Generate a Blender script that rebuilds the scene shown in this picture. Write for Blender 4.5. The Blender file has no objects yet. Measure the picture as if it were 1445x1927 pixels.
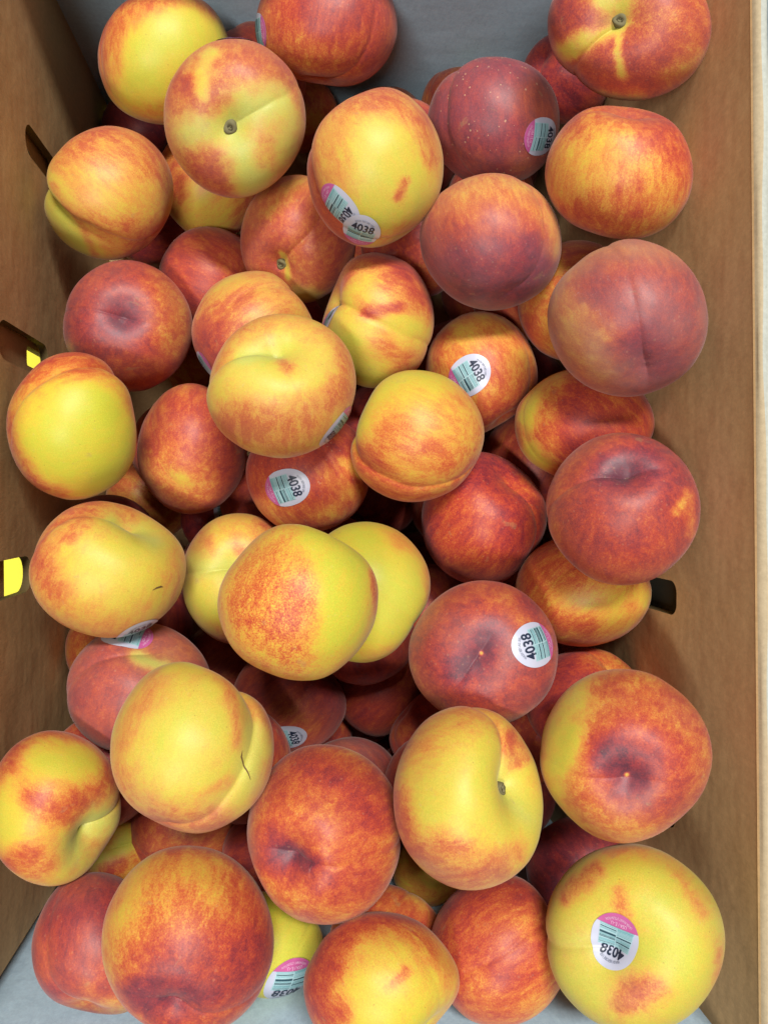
import bpy, bmesh, math, random
import numpy as np
from mathutils import Matrix, Vector

random.seed(5)
sc = bpy.context.scene
COL = sc.collection

# ---------------- camera: a phone held over the box, looking almost straight down ----------------
W0, H0 = 1445.0, 1927.0
FPX = 26 / 36 * H0
_n = np.array([-162.0, 23.0, -FPX]); _n /= np.linalg.norm(_n)
_Z = -_n
_X = np.array([1.0, 0, 0]); _X -= _Z * _X.dot(_Z); _X /= np.linalg.norm(_X)
_Y = np.cross(_Z, _X)
RW = np.array([_X, _Y, _Z])                 # world = RW @ camera
CP = np.array([0.0, 0.0, 0.60])
cam_d = bpy.data.cameras.new('camera'); cam = bpy.data.objects.new('camera', cam_d); COL.objects.link(cam)
cam_d.sensor_fit = 'VERTICAL'; cam_d.sensor_height = 36; cam_d.lens = 26
cam_d.clip_start = 0.02; cam_d.clip_end = 50
cam.matrix_world = Matrix([[*RW[0], CP[0]], [*RW[1], CP[1]], [*RW[2], CP[2]], [0, 0, 0, 1]])
sc.camera = cam

# ---------------- light: cool shop fluorescents overhead ----------------
world = bpy.data.worlds.new('World'); sc.world = world; world.use_nodes = True
bg = world.node_tree.nodes['Background']; bg.inputs[0].default_value = (0.66, 0.84, 1.0, 1); bg.inputs[1].default_value = 0.10
def area(name, loc, target, sx, sy, power, col):
    l = bpy.data.lights.new(name, 'AREA'); l.shape = 'RECTANGLE'; l.size = sx; l.size_y = sy; l.energy = power; l.color = col
    o = bpy.data.objects.new(name, l); COL.objects.link(o); o.location = loc
    o.rotation_euler = (Vector(target) - Vector(loc)).to_track_quat('-Z', 'Y').to_euler()
    return o
area('ceiling_lamp_far', (0.12, 1.05, 2.5), (0, 0, 0.25), 0.9, 0.22, 82, (1.0, 0.98, 0.93))
area('ceiling_lamp_near', (-0.55, -0.75, 2.5), (0, 0, 0.25), 0.8, 0.2, 38, (1.0, 0.98, 0.94))
sc.view_settings.view_transform = 'Standard'; sc.view_settings.look = 'None'
sc.view_settings.exposure = 0.10; sc.view_settings.gamma = 1.0; sc.view_settings.use_curve_mapping = False

# ---------------- materials ----------------
def mat(name):
    m = bpy.data.materials.new(name); m.use_nodes = True
    nt = m.node_tree; b = nt.nodes['Principled BSDF']
    return m, nt, b
def N(nt, t, **kw):
    n = nt.nodes.new(t)
    for k, v in kw.items():
        if k in n.inputs: n.inputs[k].default_value = v
        else: setattr(n, k, v)
    return n
def L(nt, a, b): nt.links.new(a, b)
def mth(nt, op, a, b=None, c=None, clamp=False):
    n = nt.nodes.new('ShaderNodeMath'); n.operation = op; n.use_clamp = clamp
    for i, v in enumerate((a, b, c)):
        if v is None: continue
        if isinstance(v, (int, float)): n.inputs[i].default_value = v
        else: nt.links.new(v, n.inputs[i])
    return n.outputs[0]
def mixc(nt, f, a, b, bt='MIX'):
    n = nt.nodes.new('ShaderNodeMix'); n.data_type = 'RGBA'; n.blend_type = bt
    for i, v in ((0, f), (6, a), (7, b)):
        if isinstance(v, (int, float)): n.inputs[i].default_value = v
        elif isinstance(v, tuple): n.inputs[i].default_value = (*v, 1) if len(v) == 3 else v
        else: nt.links.new(v, n.inputs[i])
    return n.outputs[2]
def flat(name, col, rough=.5, spec=.4):
    m, nt, b = mat(name); b.inputs['Base Color'].default_value = (*col, 1)
    b.inputs['Roughness'].default_value = rough; b.inputs['Specular IOR Level'].default_value = spec
    return m

def peach_material():
    m, nt, b = mat('peach_skin')
    tc = N(nt, 'ShaderNodeTexCoord'); oi = N(nt, 'ShaderNodeObjectInfo')
    w = mth(nt, 'MULTIPLY', oi.outputs['Random'], 37.0)
    def noise(scale, detail, rough, sz=1.0, dist=0.0, off=0.0):
        mp = N(nt, 'ShaderNodeMapping'); mp.inputs['Scale'].default_value = (scale, scale, scale * sz)
        mp.inputs['Location'].default_value = (off, off * 2, off * 3)
        L(nt, tc.outputs['Object'], mp.inputs['Vector'])
        n = N(nt, 'ShaderNodeTexNoise', noise_dimensions='4D'); n.inputs['Scale'].default_value = 1
        n.inputs['Detail'].default_value = detail; n.inputs['Roughness'].default_value = rough; n.inputs['Distortion'].default_value = dist
        L(nt, mp.outputs[0], n.inputs['Vector']); L(nt, w, n.inputs['W'])
        return n.outputs['Fac']
    def att(name):
        a = N(nt, 'ShaderNodeAttribute', attribute_name=name, attribute_type='GEOMETRY'); return a.outputs['Fac']
    ab, ad, ag, agr, ask = att('blush'), att('dusk'), att('green'), att('grain'), att('speck')
    streak = noise(230, 6, .62, .28, .6)
    mid = noise(75, 7, .65, .7, 1.0, 3.1)
    fine = noise(1500, 3, .7, 1.0, 0, 1.7)
    amp = mth(nt, 'MULTIPLY', ab, 1.9, clamp=True)
    amp = mth(nt, 'MAXIMUM', amp, .48)
    sm = N(nt, 'ShaderNodeMapRange', interpolation_type='SMOOTHSTEP'); sm.inputs['From Min'].default_value = .38; sm.inputs['From Max'].default_value = .62; L(nt, streak, sm.inputs['Value'])
    s1 = mth(nt, 'MULTIPLY', mth(nt, 'SUBTRACT', sm.outputs[0], .5), .13)
    s1 = mth(nt, 'ADD', s1, mth(nt, 'MULTIPLY', mth(nt, 'SUBTRACT', streak, .5), .24))
    s2 = mth(nt, 'MULTIPLY', mth(nt, 'SUBTRACT', mid, .5), .36)
    s3 = mth(nt, 'MULTIPLY', mth(nt, 'SUBTRACT', fine, .5), mth(nt, 'MULTIPLY_ADD', agr, .9, .42))
    s3 = mth(nt, 'ADD', s3, mth(nt, 'MULTIPLY', mth(nt, 'SUBTRACT', noise(620, 4, .7, .45, .3, 9.1), .5), .42))
    v = mth(nt, 'ADD', ab, mth(nt, 'MULTIPLY', amp, mth(nt, 'ADD', mth(nt, 'ADD', s1, s2), s3)))
    v = mth(nt, 'DIVIDE', v, 1.25, clamp=True)
    r = N(nt, 'ShaderNodeValToRGB'); L(nt, v, r.inputs[0])
    stops = [(0.0, (0.45, 0.435, 0.034)), (.15, (0.54, 0.40, 0.036)), (.30, (0.57, 0.25, 0.038)), (.45, (0.49, 0.110, 0.024)),
             (.60, (0.385, 0.042, 0.020)), (.77, (0.235, 0.020, 0.024)), (1.0, (0.065, 0.008, 0.020))]
    cr = r.color_ramp
    cr.elements[0].position, cr.elements[0].color = stops[0][0], (*stops[0][1], 1)
    cr.elements[1].position, cr.elements[1].color = stops[-1][0], (*stops[-1][1], 1)
    for p, c in stops[1:-1]:
        e = cr.elements.new(p); e.color = (*c, 1)
    col = r.outputs['Color']
    gm = mth(nt, 'MULTIPLY', ag, mth(nt, 'MULTIPLY_ADD', mid, .6, .55), clamp=True)
    col = mixc(nt, gm, col, (0.40, 0.45, 0.10))
    # dusty bloom: pulls the skin towards a greyish mauve, patchy
    dm = mth(nt, 'MULTIPLY', ad, mth(nt, 'MULTIPLY_ADD', noise(45, 5, .6, .8, .5, 7.7), 1.0, .0))
    dm = mth(nt, 'MULTIPLY', dm, 1.15, clamp=True)
    dcol = mixc(nt, mth(nt, 'MULTIPLY', ab, 1.0, clamp=True), (0.50, 0.41, 0.17), (0.22, 0.085, 0.105))
    col = mixc(nt, dm, col, dcol)
    # small pale lenticels
    vo = N(nt, 'ShaderNodeTexVoronoi', feature='F1'); vo.inputs['Scale'].default_value = 420; L(nt, tc.outputs['Object'], vo.inputs['Vector'])
    sep = N(nt, 'ShaderNodeSeparateColor'); L(nt, vo.outputs['Color'], sep.inputs[0])
    spot = mth(nt, 'MULTIPLY', mth(nt, 'LESS_THAN', vo.outputs['Distance'], mth(nt, 'MULTIPLY', sep.outputs[0], .26)), mth(nt, 'GREATER_THAN', sep.outputs[1], .55))
    spot = mth(nt, 'MULTIPLY', spot, mth(nt, 'MULTIPLY', ask, .5))
    col = mixc(nt, spot, col, (0.58, 0.36, 0.20))
    # rubbed, pale scuffs in the fuzz
    sc1 = N(nt, 'ShaderNodeMapRange', interpolation_type='SMOOTHSTEP'); sc1.inputs['From Min'].default_value = .60; sc1.inputs['From Max'].default_value = .78
    L(nt, noise(160, 7, .72, .8, 2.2, 13.0), sc1.inputs['Value'])
    scm = mth(nt, 'MULTIPLY', sc1.outputs[0], mth(nt, 'MULTIPLY_ADD', ad, .7, .16), clamp=True)
    col = mixc(nt, scm, col, (0.46, 0.28, 0.25))
    # tan russet patches
    sc2 = N(nt, 'ShaderNodeMapRange', interpolation_type='SMOOTHSTEP'); sc2.inputs['From Min'].default_value = .64; sc2.inputs['From Max'].default_value = .72
    L(nt, noise(95, 4, .6, 1.0, .6, 21.0), sc2.inputs['Value'])
    col = mixc(nt, mth(nt, 'MULTIPLY', sc2.outputs[0], .30), col, (0.34, 0.22, 0.10))
    # very fine value grain of the fuzz
    gv = mth(nt, 'MULTIPLY_ADD', mth(nt, 'SUBTRACT', noise(2300, 2, .6, 1.0, 0, 4.0), .5), .55, 1.0)
    hs = N(nt, 'ShaderNodeHueSaturation'); L(nt, col, hs.inputs['Color']); L(nt, gv, hs.inputs['Value']); col = hs.outputs[0]
    # dark pin pricks
    vo2 = N(nt, 'ShaderNodeTexVoronoi', feature='F1'); vo2.inputs['Scale'].default_value = 260; L(nt, tc.outputs['Object'], vo2.inputs['Vector'])
    sep2 = N(nt, 'ShaderNodeSeparateColor'); L(nt, vo2.outputs['Color'], sep2.inputs[0])
    pin = mth(nt, 'MULTIPLY', mth(nt, 'LESS_THAN', vo2.outputs['Distance'], .07), mth(nt, 'GREATER_THAN', sep2.outputs[1], .5))
    col = mixc(nt, mth(nt, 'MULTIPLY', pin, .45), col, (0.22, 0.07, 0.025))
    L(nt, col, b.inputs['Base Color'])
    b.inputs['Roughness'].default_value = .46
    b.inputs['Specular IOR Level'].default_value = .32
    b.inputs['Sheen Weight'].default_value = .11; b.inputs['Sheen Roughness'].default_value = .45
    b.inputs['Sheen Tint'].default_value = (1.0, .86, .80, 1)
    b.inputs['Subsurface Weight'].default_value = .07; b.inputs['Subsurface Radius'].default_value = (1.0, .35, .12); b.inputs['Subsurface Scale'].default_value = .004
    bp = N(nt, 'ShaderNodeBump'); bp.inputs['Strength'].default_value = .30; bp.inputs['Distance'].default_value = .0003
    hh = mth(nt, 'ADD', mth(nt, 'MULTIPLY', fine, .8), mth(nt, 'MULTIPLY', noise(420, 4, .6, .6, 0, 5), .9))
    L(nt, hh, bp.inputs['Height']); L(nt, bp.outputs[0], b.inputs['Normal'])
    return m

def card_material(name, col, col2, rough=.75, flute=0.0, fl_axis=2, spots=.3, tint=None):
    m, nt, b = mat(name)
    tc = N(nt, 'ShaderNodeTexCoord')
    n1 = N(nt, 'ShaderNodeTexNoise'); n1.inputs['Scale'].default_value = 16; n1.inputs['Detail'].default_value = 6; n1.inputs['Roughness'].default_value = .6
    L(nt, tc.outputs['Object'], n1.inputs['Vector'])
    mp = N(nt, 'ShaderNodeMapping'); mp.inputs['Scale'].default_value = (900, 900, 180) if fl_axis == 2 else (180, 900, 900)
    L(nt, tc.outputs['Object'], mp.inputs['Vector'])
    n2 = N(nt, 'ShaderNodeTexNoise'); n2.inputs['Scale'].default_value = 1; n2.inputs['Detail'].default_value = 3; L(nt, mp.outputs[0], n2.inputs['Vector'])
    c = mixc(nt, mth(nt, 'MULTIPLY_ADD', n1.outputs['Fac'], 1.1, -.2, clamp=True), col, col2)
    c = mixc(nt, mth(nt, 'MULTIPLY', n2.outputs['Fac'], .35), c, tuple(x * .62 for x in col))
    mp3 = N(nt, 'ShaderNodeMapping'); mp3.inputs['Scale'].default_value = (20, 9, 330); L(nt, tc.outputs['Object'], mp3.inputs['Vector'])
    n3 = N(nt, 'ShaderNodeTexNoise'); n3.inputs['Scale'].default_value = 1; n3.inputs['Detail'].default_value = 4; L(nt, mp3.outputs[0], n3.inputs['Vector'])
    c = mixc(nt, mth(nt, 'MULTIPLY_ADD', n3.outputs['Fac'], .55, -.18, clamp=True), c, tuple(x * .74 for x in col))
    n4 = N(nt, 'ShaderNodeTexNoise'); n4.inputs['Scale'].default_value = 420; n4.inputs['Detail'].default_value = 5; n4.inputs['Roughness'].default_value = .75; L(nt, tc.outputs['Object'], n4.inputs['Vector'])
    c = mixc(nt, mth(nt, 'MULTIPLY_ADD', n4.outputs['Fac'], 1.2, -.45, clamp=True), c, tuple(min(1, x * 1.35) for x in col))
    vo = N(nt, 'ShaderNodeTexVoronoi'); vo.inputs['Scale'].default_value = 170; L(nt, tc.outputs['Object'], vo.inputs['Vector'])
    sp = N(nt, 'ShaderNodeSeparateColor'); L(nt, vo.outputs['Color'], sp.inputs[0])
    k = mth(nt, 'MULTIPLY', mth(nt, 'LESS_THAN', vo.outputs['Distance'], .10), mth(nt, 'GREATER_THAN', sp.outputs[0], .6))
    c = mixc(nt, mth(nt, 'MULTIPLY', k, spots), c, tuple(x * .35 for x in col))
    # corrugation showing through the liner as faint lines
    wv = N(nt, 'ShaderNodeTexWave', bands_direction='Z' if fl_axis == 2 else 'X'); wv.inputs['Scale'].default_value = 42; wv.inputs['Distortion'].default_value = .8; wv.inputs['Detail'].default_value = 1
    L(nt, tc.outputs['Object'], wv.inputs['Vector'])
    c = mixc(nt, mth(nt, 'MULTIPLY', wv.outputs['Fac'], flute), c, tuple(x * .7 for x in col))
    L(nt, c, b.inputs['Base Color'])
    b.inputs['Roughness'].default_value = rough; b.inputs['Specular IOR Level'].default_value = .25
    bp = N(nt, 'ShaderNodeBump'); bp.inputs['Strength'].default_value = .25; bp.inputs['Distance'].default_value = .0004
    hh = mth(nt, 'ADD', n2.outputs['Fac'], mth(nt, 'MULTIPLY', wv.outputs['Fac'], flute * 3))
    L(nt, hh, bp.inputs['Height'])
    b2 = N(nt, 'ShaderNodeBump'); b2.inputs['Strength'].default_value = .5; b2.inputs['Distance'].default_value = .004
    n5 = N(nt, 'ShaderNodeTexNoise'); n5.inputs['Scale'].default_value = 22; n5.inputs['Detail'].default_value = 3; L(nt, tc.outputs['Object'], n5.inputs['Vector'])
    L(nt, n5.outputs['Fac'], b2.inputs['Height']); L(nt, bp.outputs[0], b2.inputs['Normal']); L(nt, b2.outputs[0], b.inputs['Normal'])
    return m

M_SKIN = peach_material()
M_KRAFT = card_material('kraft_cardboard', (0.56, 0.365, 0.175), (0.45, 0.285, 0.13), flute=.06)
M_WHITE = card_material('white_cardboard', (0.50, 0.66, 0.78), (0.42, 0.57, 0.69), flute=.03, spots=.25, rough=.55)
M_EDGE = card_material('worn_cardboard_edge', (0.38, 0.30, 0.19), (0.34, 0.25, 0.15), flute=0, spots=.1)
M_LINER = card_material('pale_liner', (0.37, 0.38, 0.34), (0.31, 0.31, 0.27), flute=0, spots=.15)
M_HOLE = flat('cut_cardboard_edge', (0.16, 0.11, 0.04), .8)
M_STK = flat('sticker_paper', (0.42, 0.43, 0.53), .32, .5)
M_CYAN = flat('sticker_barcode_ground', (0.33, 0.49, 0.53), .32, .5)
M_TEAL = flat('sticker_ink_teal', (0.015, 0.055, 0.075), .4)
M_TEAL2 = flat('sticker_ink_pale_teal', (0.15, 0.34, 0.37), .4)
M_INK = flat('sticker_ink_dark', (0.012, 0.020, 0.045), .4)
M_GREYINK = flat('sticker_ink_grey', (0.18, 0.20, 0.27), .4)
M_PINK = flat('sticker_pink', (0.42, 0.085, 0.24), .35, .5)
M_PINKTXT = flat('sticker_pink_lettering', (0.62, 0.36, 0.52), .35, .5)
M_STEM = flat('stem_wood', (0.14, 0.12, 0.055), .8)
M_STEM2 = flat('stem_scar', (0.055, 0.042, 0.016), .8)
M_CRACK = flat('skin_split', (0.12, 0.060, 0.018), .8)

# ---------------- mesh helpers ----------------
def mesh_obj(name, V, Fc, material, parent=None, smooth=True, attrs=None):
    me = bpy.data.meshes.new(name)
    V = np.asarray(V, dtype=np.float32)
    me.from_pydata(V.tolist(), [], Fc if isinstance(Fc, list) else Fc.tolist())
    if attrs:
        for k, v in attrs.items():
            a = me.attributes.new(k, 'FLOAT', 'POINT'); a.data.foreach_set('value', np.asarray(v, dtype=np.float32))
    for mm in (material if isinstance(material, list) else [material]): me.materials.append(mm)
    me.polygons.foreach_set('use_smooth', [smooth] * len(me.polygons))
    me.update()
    o = bpy.data.objects.new(name, me); COL.objects.link(o)
    if parent is not None: o.parent = parent
    return o

_rg = np.random.RandomState(11); _LAT = _rg.rand(64, 64, 64).astype(np.float32)
def vnoise(p):                                  # smooth lattice noise, 0..1
    i = np.floor(p).astype(int); f = p - i; f = f * f * (3 - 2 * f)
    i0 = i & 63; i1 = (i + 1) & 63
    x0, y0, z0 = i0.T; x1, y1, z1 = i1.T; fx, fy, fz = f.T
    def l(a, b, t): return a + (b - a) * t
    return l(l(l(_LAT[x0, y0, z0], _LAT[x1, y0, z0], fx), l(_LAT[x0, y1, z0], _LAT[x1, y1, z0], fx), fy),
             l(l(_LAT[x0, y0, z1], _LAT[x1, y0, z1], fx), l(_LAT[x0, y1, z1], _LAT[x1, y1, z1], fx), fy), fz)
def fbm(p, o=3):
    s = 0; a = .5; t = 0
    for k in range(o):
        s = s + a * vnoise(p * 2 ** k + 7.3 * k); t += a; a *= .5
    return s / t
def sstep(x, a, b):
    t = np.clip((x - a) / (b - a), 0, 1); return t * t * (3 - 2 * t)

def radius_fn(n, S):                            # unit directions in the peach's own frame -> radius factor
    z = np.clip(n[:, 2], -1, 1); th = np.arccos(z); x, y = n[:, 0], n[:, 1]
    cav, cw, tipd, tw, sd, sw, step = (S.get(k, v) for k, v in (('cav', .24), ('cw', .44), ('tipd', .03), ('tw', .34), ('sd', .045), ('sw', .13), ('step', .0)))
    r = 1 + .018 * (1 - z * z)
    r = r - cav * np.exp(-(th / cw) ** 1.55) + .035 * np.exp(-((th - cw * 1.75) / .42) ** 2)
    t2 = math.pi - th
    r = r - tipd * np.exp(-(t2 / tw) ** 1.5) + tipd * .25 * np.exp(-((t2 - tw * 1.9) / .3) ** 2)
    if tipd > .03: r = r + .012 * np.exp(-(t2 / .05) ** 2)
    side = np.clip(sstep(x, -.12, .22) + (np.exp(-(t2 / .42) ** 2) if tipd > .05 else 0), 0, 1)
    nearstem = .35 + .65 * np.exp(-((th - .35) / 1.15) ** 2)
    neartip = .75 * np.exp(-(t2 / .6) ** 2) * (tipd > .03)
    env = side * np.clip(nearstem + neartip, 0, 1.1)
    s = y + .14 * (fbm(n * 1.7 + S['seed'], 2) - .5)
    r = r - sd * env * (.50 * np.exp(-(s / (sw * 1.6)) ** 2) + .50 * np.exp(-np.sqrt((s / (sw * .32)) ** 2 + .04) + .2))
    r = r + step * env * np.tanh(s / (sw * .45)) * np.exp(-(s / .55) ** 2)
    r = r + .07 * (fbm(n * 1.1 + S['seed'] * 3.1, 2) - .5) + .012 * (fbm(n * 4 + S['seed'], 2) - .5)
    return r

def grid_sphere(nph, nth):
    u = (np.arange(nph) / nph) * 2 * math.pi - math.pi
    ph = u - .55 * np.sin(u)
    t = np.linspace(0, 1, nth + 1)[1:-1]
    th = math.pi * (t - .10 * np.sin(2 * math.pi * t) / 1.0 * .9)
    V = [(0, 0, 1)]
    st, ct = np.sin(th), np.cos(th)
    G = np.stack([st[:, None] * np.cos(ph)[None], st[:, None] * np.sin(ph)[None], ct[:, None] * np.ones(nph)[None]], -1).reshape(-1, 3)
    V = np.vstack([[[0, 0, 1]], G, [[0, 0, -1]]])
    Fc = []
    for j in range(nph): Fc.append((0, 1 + j, 1 + (j + 1) % nph))
    for i in range(nth - 2):
        a = 1 + i * nph
        for j in range(nph):
            k = (j + 1) % nph
            Fc.append((a + j, a + nph + j, a + nph + k, a + k))
    a = 1 + (nth - 2) * nph; e = len(V) - 1
    for j in range(nph): Fc.append((a + j, e, a + (j + 1) % nph))
    return V, Fc
GRIDS = {'hi': grid_sphere(120, 84), 'mid': grid_sphere(84, 58), 'lo': grid_sphere(44, 30)}

POS = {
'P1': (-0.0751, 0.2535, 0.1582, 0.03580, 0.0, 0.0), 'P2': (-0.0310, 0.1947, 0.2101, 0.03580, 0.0, 0.0), 'P3': (0.0168, 0.2682, 0.1755, 0.03580, 0.0, 0.0),
'P4': (0.0390, 0.1661, 0.2256, 0.03585, -2.3, -1.2), 'P5': (0.1104, 0.2142, 0.1849, 0.03580, 0.0, 0.0), 'P6': (0.1563, 0.2227, 0.2608, 0.03300, -4.0, -4.0),
'P7': (0.1564, 0.1590, 0.2499, 0.03293, -4.0, -0.9), 'P8': (-0.1065, 0.1740, 0.1595, 0.03569, 1.1, -0.1), 'P9': (0.1002, 0.1336, 0.2208, 0.03495, -1.8, -1.3),
'P10': (0.1523, 0.0843, 0.2679, 0.03516, -3.6, -0.4), 'P11': (-0.0966, 0.0989, 0.1572, 0.03580, 0.0, 0.0), 'P12': (-0.1108, 0.0370, 0.2137, 0.03369, 4.0, -0.7),
'P13': (-0.0078, 0.0556, 0.2315, 0.03578, 0.0, 0.0), 'P14': (0.0625, 0.0332, 0.2118, 0.03513, -1.5, -2.3), 'P15': (0.1516, -0.0042, 0.2641, 0.03553, -1.5, 0.0),
'P16': (0.1068, -0.0115, 0.1791, 0.03724, -4.0, -2.4), 'P17': (-0.0929, -0.0340, 0.2192, 0.03522, -1.1, -4.0), 'P18': (0.0007, -0.0452, 0.2705, 0.03505, -1.1, 0.2),
'P19': (0.0900, -0.0751, 0.2447, 0.03578, 2.0, 0.3), 'P20': (-0.0460, -0.1078, 0.2677, 0.03580, -0.0, -0.0), 'P21': (0.0118, -0.1519, 0.2636, 0.03661, 0.6, -4.0),
'P22': (0.0732, -0.1277, 0.2873, 0.03511, 2.8, -0.0), 'P23': (0.1408, -0.1110, 0.2918, 0.03603, 2.1, -0.7), 'P24': (0.1381, -0.1819, 0.3070, 0.03544, 2.2, -0.5),
'P25': (-0.0469, -0.1876, 0.2769, 0.03559, -4.0, 4.0), 'P26': (-0.1137, -0.1456, 0.2362, 0.03217, 4.0, 3.5), 'P27': (0.0350, -0.2067, 0.2887, 0.02993, 1.9, -4.0),
'P28': (-0.0948, -0.2097, 0.2407, 0.02944, -4.0, -4.0), 'P29': (0.0914, -0.2071, 0.2696, 0.03073, 1.4, -4.0), 'M1': (-0.0555, 0.2034, 0.1107, 0.03450, 0.0, 0.0),
'M2': (0.0006, 0.1536, 0.1563, 0.03470, 1.4, -2.6), 'M3': (0.0438, 0.0993, 0.1862, 0.03450, 0.0, 0.0), 'M4': (-0.0237, 0.0933, 0.1758, 0.03435, -1.6, 3.1),
'M5': (-0.0610, 0.0296, 0.1539, 0.03450, 0.0, 0.0), 'M6': (0.0065, 0.0152, 0.1766, 0.03456, -1.1, 0.4), 'M7': (0.1075, 0.0745, 0.1688, 0.03456, -5.1, 3.6),
'M8': (0.1541, 0.0410, 0.2115, 0.03368, -9.0, -1.0), 'M9': (0.1548, -0.0502, 0.2086, 0.03316, -4.8, 9.0), 'M10': (0.1583, -0.1129, 0.2045, 0.03105, -9.0, 9.0),
'M11': (0.0351, -0.0485, 0.2105, 0.03546, -3.6, -4.0), 'M12': (-0.0332, -0.0447, 0.1696, 0.03450, 0.0, 0.0), 'M13': (-0.0822, -0.0992, 0.1999, 0.03528, 4.6, 9.0),
'M14': (-0.0054, -0.1271, 0.1283, 0.03450, 0.0, 0.0), 'M15': (-0.0672, -0.2020, 0.1394, 0.03260, 9.0, -9.0), 'M16': (0.0310, -0.1837, 0.1381, 0.03450, 0.0, 0.0),
'M17': (-0.0153, -0.2170, 0.2376, 0.02474, -9.0, -9.0), 'M18': (0.0432, -0.2168, 0.2373, 0.02499, 1.3, -9.0), 'M19': (0.1596, -0.2123, 0.1913, 0.02808, -0.4, -9.0),
'M20': (-0.1171, -0.2092, 0.1419, 0.02864, 9.0, -9.0), 'M21': (-0.1192, -0.0955, 0.1160, 0.02655, 9.0, 9.0), 'M22': (0.1175, 0.2760, 0.0833, 0.02925, 6.3, 9.0),
'M23': (0.1634, 0.2583, 0.1577, 0.02582, -9.0, -9.0), 'M24': (0.1563, 0.1113, 0.1941, 0.03304, -9.0, -1.0), 'M25': (0.0613, 0.2716, 0.0513, 0.03377, -0.0, 9.0),
'M26': (-0.1152, 0.2768, 0.0255, 0.02852, 9.0, -1.6), 'M27': (-0.1056, 0.2040, 0.0253, 0.02884, -9.0, -9.0), 'M28': (-0.0454, 0.1662, 0.0299, 0.03148, -2.3, -9.0),
'M29': (-0.1183, -0.0232, 0.1186, 0.02743, 9.0, 2.3), 'M30': (-0.0557, -0.0122, 0.0311, 0.03164, 9.0, 9.0), 'M31': (0.0561, -0.1515, 0.0325, 0.03313, -1.5, -1.2),
'M32': (0.0870, -0.2050, 0.0277, 0.03006, 9.0, -1.0), 'M33': (0.1516, -0.2054, 0.0932, 0.03193, 4.8, -9.0), 'M34': (0.0015, 0.2788, 0.0559, 0.02645, -9.0, 9.0),
'M36': (-0.1101, -0.0002, 0.0275, 0.03083, -9.0, -9.0), 'M37': (-0.0663, 0.1003, 0.0275, 0.02992, -6.1, -9.0), 'M38': (0.1559, 0.0370, 0.0289, 0.03087, 9.0, -2.7),
'M39': (0.1616, 0.0818, 0.0838, 0.02770, -9.0, -9.0), 'M40': (0.0937, -0.0541, 0.0275, 0.02995, 9.0, 5.2), 'M42': (0.0861, 0.1979, 0.0282, 0.03049, 7.5, -9.0),
'M43': (0.0771, -0.2220, 0.1671, 0.01970, 9.0, -9.0), }
DEEP = [(0.005, 0.026, 0.062, 0.0315), (0.062, 0.129, 0.087, 0.0324), (0.149, -0.061, 0.090, 0.0310), (0.114, -0.089, 0.158, 0.0331), (0.080, -0.164, 0.195, 0.0328), (0.142, -0.135, 0.057, 0.0354),
(0.019, 0.186, 0.073, 0.0340), (0.112, -0.004, 0.078, 0.0311), (0.010, -0.103, 0.042, 0.0335), (0.078, 0.078, 0.040, 0.0335), (-0.041, 0.241, 0.040, 0.0310), (-0.077, 0.035, 0.083, 0.0342),
(0.144, 0.136, 0.132, 0.0317), (0.024, -0.044, 0.090, 0.0335), (0.138, 0.215, 0.076, 0.0314), (0.061, 0.042, 0.128, 0.0351), (0.140, 0.159, 0.047, 0.0313), (-0.019, -0.184, 0.035, 0.0349),
(-0.098, -0.168, 0.052, 0.0315), (-0.012, 0.115, 0.077, 0.0332), (-0.107, -0.089, 0.059, 0.0325), (0.067, 0.221, 0.124, 0.0334), (0.142, -0.156, 0.132, 0.0314), (-0.046, -0.050, 0.084, 0.0336),
(-0.035, -0.146, 0.186, 0.0314), (-0.074, -0.140, 0.116, 0.0332), (-0.026, 0.273, 0.108, 0.0314), (0.087, -0.199, 0.089, 0.0320), (-0.007, 0.061, 0.113, 0.0317), (-0.108, 0.121, 0.084, 0.0327),
(0.088, -0.076, 0.096, 0.0320), (0.152, -0.033, 0.032, 0.0317), (-0.109, -0.152, 0.170, 0.0314), (0.153, 0.258, 0.032, 0.0317), (0.153, 0.024, 0.130, 0.0337), (0.054, -0.130, 0.095, 0.0318),
(0.073, 0.159, 0.143, 0.0326), (-0.054, -0.124, 0.041, 0.0325), (0.041, -0.084, 0.145, 0.0301), (0.061, 0.004, 0.038, 0.0319), (-0.054, 0.138, 0.120, 0.0320), (0.016, 0.078, 0.031, 0.0303),
(0.008, -0.030, 0.031, 0.0302), (0.107, 0.090, 0.106, 0.0307), (-0.020, 0.001, 0.112, 0.0301), (0.009, -0.165, 0.084, 0.0273), (-0.021, -0.203, 0.103, 0.0278), (-0.016, -0.207, 0.166, 0.0274),
(0.107, -0.205, 0.142, 0.0263), (0.095, -0.103, 0.048, 0.0252), (0.034, -0.208, 0.036, 0.0253), (0.149, -0.202, 0.028, 0.0277), (0.084, -0.150, 0.138, 0.0262), (-0.091, -0.207, 0.089, 0.0254),
(0.157, -0.102, 0.123, 0.0256), ]
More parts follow.
